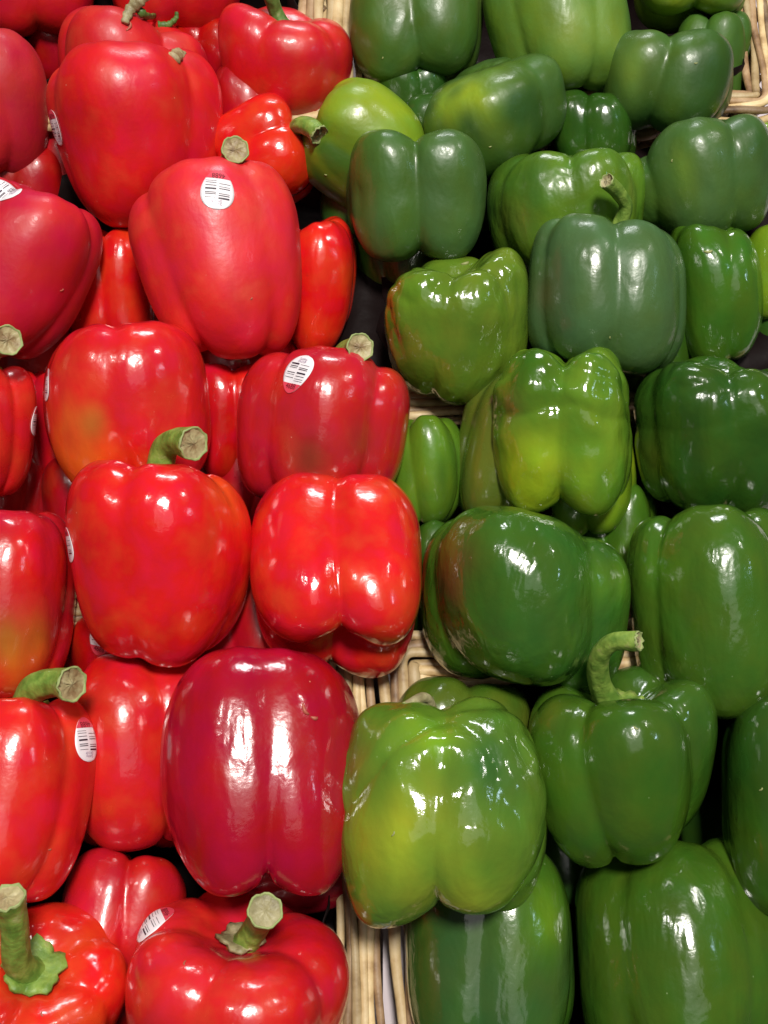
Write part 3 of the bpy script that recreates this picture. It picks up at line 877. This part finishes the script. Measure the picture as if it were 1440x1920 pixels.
G("lime and dark green pepper lying aslant left of centre near the top", (554, 145, 800, 408), mid=0.85, n=2.5, h=-0.008, roll=-58, hh=0.95, twist=8, colA=MID, colB=LIM, lobes=[(-52, 1, .22, 1, 1), (42, 1.03, .22, 1, 1), (140, 1, .3, 1, 1), (230, 1, .3, 1, 1)], rough=0.25, wax=0.05,
  patches=[(650, 190, 80, (0.22, 0.32, 0.014), .85), (620, 340, 80, GRN, .9)], k=16)
G("green pepper with a yellowish left half lying aslant above the two middle greens", (787, 121, 1063, 320), h=0.0, roll=-20, tilt=12, hh=0.88, crater=.1, ct=0.0, colA=GRN, colB=GRG, lobes=[(-22, 1.06, .24, 1, 1), (72, 1, .38, .86, .95), (180, 1, .3, .9, 1), (-110, .95, .3, .9, .95)], rough=0.24, wax=0.1, bump=0.8,
  patches=[(850, 190, 75, LIM, .85), (990, 200, 60, DKG, .7)])
G("bright yellow green pepper sliver at the right edge by the wicker rim", (1368, 229, 1520, 380), h=-0.022, colA=(0.19, 0.31, 0.012), colB=(0.24, 0.36, 0.014), rough=0.15)
G("big green pepper at the right edge with a small bump on its left shoulder", (1164, 213, 1450, 456), h=0.004, roll=-12, colA=GRN, colB=GRG, lobes=[(-84, 1.12, .45, .62, .75), (-8, 1.0, .3, 1.05, 1), (74, 1, .4, .95, 1), (170, 1, .3, 1, 1)], twist=0, rough=0.22, wax=0.12, bump=0.9, patches=[(1280, 330, 45, (0.14, 0.26, 0.03), .5), (1420, 260, 40, DKG, .6)])
G("dark green two lobed pepper right of the lime one, cleft at its top", (643, 238, 913, 492), h=0.006, colA=GRG, colB=GRN, lobes=[(-44, 1, .36, .98, 1), (44, 1, .36, 1, .93), (135, 1, .3, 1, .95), (225, 1, .3, .98, 1)], rough=0.23, wax=0.14, bump=0.9, crater=0.45, k=18)
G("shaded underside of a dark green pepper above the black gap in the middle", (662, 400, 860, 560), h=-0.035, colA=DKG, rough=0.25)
G("four lobed green pepper with pimpled skin behind the long curved stem", (913, 277, 1212, 530), mid=0.7, ct=0.6, h=-0.004, tilt=5, colA=GRN, colB=MID, lobes=[(-78, .97, .37, .95, 1), (-22, 1, .34, 1.04, 1), (38, 1, .36, 1.02, 1), (95, 1, .36, .95, 1), (180, 1, .3, .95, 1)], rough=0.2, wax=0.06, bump=1.4, k=18, crater=.4,
  patches=[(950, 430, 45, (0.16, 0.2, 0.03), .6), (1190, 360, 40, (0.16, 0.26, 0.03), .6)])
G("shaded green pepper low behind the grey green stemmed one", (1140, 550, 1302, 750), h=-0.028, colA=GRN, colB=DKG, rough=0.22)
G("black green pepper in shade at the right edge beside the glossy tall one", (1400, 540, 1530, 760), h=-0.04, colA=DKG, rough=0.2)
G("bright lime pepper sliver at the right edge beside the glossy tall one", (1391, 420, 1560, 600), h=-0.01, colA=(0.16, 0.28, 0.012), colB=(0.2, 0.33, 0.014), rough=0.18)
G("tall glossy green pepper with a dried spot near its top at the right side", (1250, 416, 1432, 695), mid=0.66, h=-0.006, roll=-6, colA=(0.05, 0.15, 0.012), colB=GRN, lobes=[(-30, 1, .24, 1, 1), (60, 1, .34, .9, .98), (150, 1, .3, 1, 1), (-110, 1, .3, 1, 1)], rough=0.12, bump=0.9, ysc=1.2, scar=[(1326, 468, 0.004, 60)])
G("grey green waxy pepper carrying a thin curved stem with a brown tip", (985, 399, 1287, 708), h=0.016, tilt=-6, colA=GRG, colB=(0.05, 0.115, 0.04), taper=0.03, lobes=[(-78, 1, .32, .95, .88), (-30, 1, .33, 1, .92), (38, 1, .33, .97, 1.02), (110, 1, .3, .97, 1), (190, 1, .3, 1, .95)], rough=0.2, wax=0.18, bump=0.7, k=16, bcrater=.25,
  patches=[(1010, 560, 40, (0.09, 0.075, 0.03), .55)],
  stem=dict(pts=[(1172, 395, 0.01), (1160, 362, 0.018), (1138, 340, 0.026)], r=(0.0036, 0.0034), pith=M_DRY, calyx=False))
G("glossy olive green pepper with a knobbly puckered top beside the wicker", (720, 463, 992, 760), mid=0.66, ct=0.5, cb=0.3, h=0.002, tilt=16, roll=-4, colA=(0.10, 0.19, 0.015), colB=(0.13, 0.2, 0.018), lobes=[(-55, 1, .36, .98, .97), (15, .98, .33, .9, 1), (72, 1, .36, 1.05, .95), (180, 1, .3, .85, 1)], rough=0.1, bump=1.3, wrinkle=0.03, crater=0.5, k=16,
  patches=[(900, 640, 45, DKG, .6), (780, 560, 40, (0.09, 0.22, 0.012), .5)], scar=[(868, 476, 0.004, 30)])
G("pale green pepper peering out low beside the crimson stickered one", (728, 778, 872, 990), h=-0.02, colA=GRN, colB=MID, lobes=[(-55, .95, .34, .9, 1), (20, 1, .3, 1, 1), (120, 1, .3, 1, 1), (220, 1, .3, 1, 1)], rough=0.18, wax=0.05)
G("dark olive pepper half hidden behind the bright glossy middle one", (850, 690, 1060, 980), h=-0.012, roll=12, colA=(0.05, 0.1, 0.018), colB=OLV, rough=0.18, lobes=[(-20, 1, .25, 1, 1), (70, 1, .3, 1, 1), (160, 1, .3, 1, 1), (-110, 1, .3, 1, 1)])
G("yellow green lobe showing under the bright glossy middle pepper", (1030, 800, 1195, 1008), h=-0.018, colA=MID, colB=LIM, rough=0.2)
G("bright glossy green pepper with a puckered hollow and wet looking highlights in the middle", (922, 646, 1186, 968), mid=0.74, ct=0.35, cb=0.5, h=0.012, tilt=8, roll=-3, taper=-0.02, colA=(0.08, 0.19, 0.015), colB=(0.14, 0.26, 0.018), lobes=[(-45, 1, .36, 1.05, 1), (42, 1, .36, .9, .98), (120, 1, .33, .95, .95), (225, 1, .33, 1.0, .95)], rough=0.10, bump=1.1, wrinkle=0.05, k=16, bcrater=0.25,
  patches=[(1000, 900, 80, LIM, .75), (1100, 900, 50, LIM, .7), (945, 760, 30, (0.1, 0.1, 0.02), .6), (980, 680, 50, GRN, .8)])
G("dark ridged green pepper with a knobbed top at the right edge", (1187, 667, 1520, 975), h=0.0, tilt=10, roll=6, colA=GRN, colB=DKG, lobes=[(-70, .97, .36, .85, 1), (-20, 1, .33, 1.04, 1), (40, 1, .36, 1.0, 1), (110, 1, .34, .95, 1), (200, 1, .3, 1, 1)], rough=0.14, bump=1.2, wrinkle=0.03, crater=.45, k=16,
  patches=[(1215, 850, 35, OLV, .5)])
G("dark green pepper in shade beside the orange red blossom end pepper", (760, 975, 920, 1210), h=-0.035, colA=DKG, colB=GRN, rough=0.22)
G("small glossy green pepper in the gap between the two big dark greens", (1085, 900, 1235, 1130), h=-0.035, colA=GRN, rough=0.15, ph=0)
G("broad very dark green pepper with a big blotchy highlight and purple brown left lobe", (788, 948, 1183, 1310), h=0.008, roll=9, taper=0.04, n=2.8, ct=0.1, colA=(0.035, 0.105, 0.014), colB=GRN, lobes=[(-96, 1, .36, .9, .97), (-18, 1.06, .27, 1, .95), (80, 1, .4, .82, 1), (170, 1, .3, .9, 1)], rough=0.12, bump=1.4,
  patches=[(870, 1040, 40, BRN, .6), (820, 1110, 55, (0.05, 0.035, 0.015), .75), (1150, 1080, 50, (0.09, 0.22, 0.015), .7)])
G("large smooth green pepper at the right edge with a broad bright highlight", (1175, 945, 1520, 1350), h=0.006, taper=0.0, waist=0.04, colA=(0.044, 0.11, 0.01), colB=(0.055, 0.13, 0.011), crease=0.05, mid=0.92, lobes=[(-72, .96, .36, .9, .95), (5, 1, .24, 1, 1), (85, 1, .33, 1, 1), (180, 1, .3, 1, 1)], rough=0.13, bump=1.1,
  patches=[(1235, 1080, 45, MID, .6)])
G("dark green pepper peeping out behind the wrinkled lime one", (733, 1268, 1010, 1520), h=-0.02, colA=GRN, colB=OLV, lobes=[(-50, 1, .34, 1, 1), (30, 1, .34, .97, 1), (130, 1, .3, 1, 1), (230, 1, .3, 1, 1)], rough=0.18, bump=0.9)
G("dark green pepper at the bottom in the shade of the wrinkled lime one", (758, 1570, 1078, 2030), mid=0.8, h=-0.018, colA=(0.035, 0.09, 0.02), colB=GRN, crease=0.06, lobes=[(-45, 1, .28, 1, 1), (35, 1, .28, 1, 1), (120, 1, .3, 1, 1), (220, 1, .3, 1, 1)], rough=0.12, bump=0.9,
  patches=[(1030, 1700, 70, MID, .7)])
G("long mid green pepper in the bottom right corner", (1078, 1570, 1470, 2080), mid=0.8, h=-0.018, colA=(0.04, 0.098, 0.008), colB=(0.052, 0.118, 0.009), crease=0.06, cb=0.5, lobes=[(-55, 1, .3, .97, 1), (10, 1, .25, 1, 1), (80, 1, .3, 1, 1), (180, 1, .3, 1, 1)], rough=0.13, bump=1.0)
G("dark green pepper cut off by the right edge low in the photo", (1350, 1298, 1640, 1740), h=0.008, colA=GRN, colB=DKG, lobes=[(-30, 1, .25, 1, 1), (-100, 1, .3, .9, .95), (50, 1, .3, 1, 1), (150, 1, .3, 1, 1)], rough=0.15, bump=0.8)
G("dark green pepper with a tall thick stem bent over to the right", (990, 1248, 1346, 1628), h=0.012, tilt=14, taper=0.13, colA=(0.042, 0.105, 0.011), colB=GRN, crater=0.45, mid=0.92, crease=0.05, twist=14, lobes=[(-92, .95, .36, .95, .9), (-48, 1, .34, .92, .98), (22, 1.04, .32, .93, 1.0), (95, 1, .34, 1.02, .95), (185, .97, .34, 1.02, .95)], rough=0.13, bump=0.7, k=16,
  patches=[(1020, 1340, 35, OLV, .6)],
  stem=dict(pts=[(1128, 1290, 0.008), (1122, 1238, 0.02), (1148, 1205, 0.03), (1196, 1202, 0.036)], r=(0.0052, 0.0036), pith=M_DRY))
G("big wrinkled lime green pepper in front with a small dried stem, overlapping the wicker", (632, 1306, 1026, 1742), mid=0.66, ct=0.15, cb=0.6, h=0.022, tilt=-4, taper=0.0, waist=0.01, colA=(0.07, 0.155, 0.018), colB=(0.10, 0.2, 0.018), crater=0.3, lobes=[(-42, 1, .34, 1.0, .98), (42, 1.02, .34, .99, .99), (125, 1, .32, .97, .92), (212, .97, .33, 1.0, 1.0)], rough=0.10, bump=1.0, wrinkle=0.04, k=16, bcrater=0.35, nu=170, crease=0.045,
  patches=[(735, 1590, 95, (0.30, 0.35, 0.022), .85), (850, 1670, 75, (0.24, 0.31, 0.022), .7), (940, 1440, 85, (0.045, 0.12, 0.022), .7), (800, 1360, 50, (0.15, 0.3, 0.015), .8), (665, 1420, 35, (0.2, 0.16, 0.02), .5)],
  stem=dict(pts=[(806, 1322, 0.006), (792, 1308, 0.012), (762, 1326, 0.018)], r=(0.0026, 0.0022), mat=M_DRY, pith=M_DRY, calyx=False))

# ---- filler peppers added deep in the gaps to cover lit liner and rims
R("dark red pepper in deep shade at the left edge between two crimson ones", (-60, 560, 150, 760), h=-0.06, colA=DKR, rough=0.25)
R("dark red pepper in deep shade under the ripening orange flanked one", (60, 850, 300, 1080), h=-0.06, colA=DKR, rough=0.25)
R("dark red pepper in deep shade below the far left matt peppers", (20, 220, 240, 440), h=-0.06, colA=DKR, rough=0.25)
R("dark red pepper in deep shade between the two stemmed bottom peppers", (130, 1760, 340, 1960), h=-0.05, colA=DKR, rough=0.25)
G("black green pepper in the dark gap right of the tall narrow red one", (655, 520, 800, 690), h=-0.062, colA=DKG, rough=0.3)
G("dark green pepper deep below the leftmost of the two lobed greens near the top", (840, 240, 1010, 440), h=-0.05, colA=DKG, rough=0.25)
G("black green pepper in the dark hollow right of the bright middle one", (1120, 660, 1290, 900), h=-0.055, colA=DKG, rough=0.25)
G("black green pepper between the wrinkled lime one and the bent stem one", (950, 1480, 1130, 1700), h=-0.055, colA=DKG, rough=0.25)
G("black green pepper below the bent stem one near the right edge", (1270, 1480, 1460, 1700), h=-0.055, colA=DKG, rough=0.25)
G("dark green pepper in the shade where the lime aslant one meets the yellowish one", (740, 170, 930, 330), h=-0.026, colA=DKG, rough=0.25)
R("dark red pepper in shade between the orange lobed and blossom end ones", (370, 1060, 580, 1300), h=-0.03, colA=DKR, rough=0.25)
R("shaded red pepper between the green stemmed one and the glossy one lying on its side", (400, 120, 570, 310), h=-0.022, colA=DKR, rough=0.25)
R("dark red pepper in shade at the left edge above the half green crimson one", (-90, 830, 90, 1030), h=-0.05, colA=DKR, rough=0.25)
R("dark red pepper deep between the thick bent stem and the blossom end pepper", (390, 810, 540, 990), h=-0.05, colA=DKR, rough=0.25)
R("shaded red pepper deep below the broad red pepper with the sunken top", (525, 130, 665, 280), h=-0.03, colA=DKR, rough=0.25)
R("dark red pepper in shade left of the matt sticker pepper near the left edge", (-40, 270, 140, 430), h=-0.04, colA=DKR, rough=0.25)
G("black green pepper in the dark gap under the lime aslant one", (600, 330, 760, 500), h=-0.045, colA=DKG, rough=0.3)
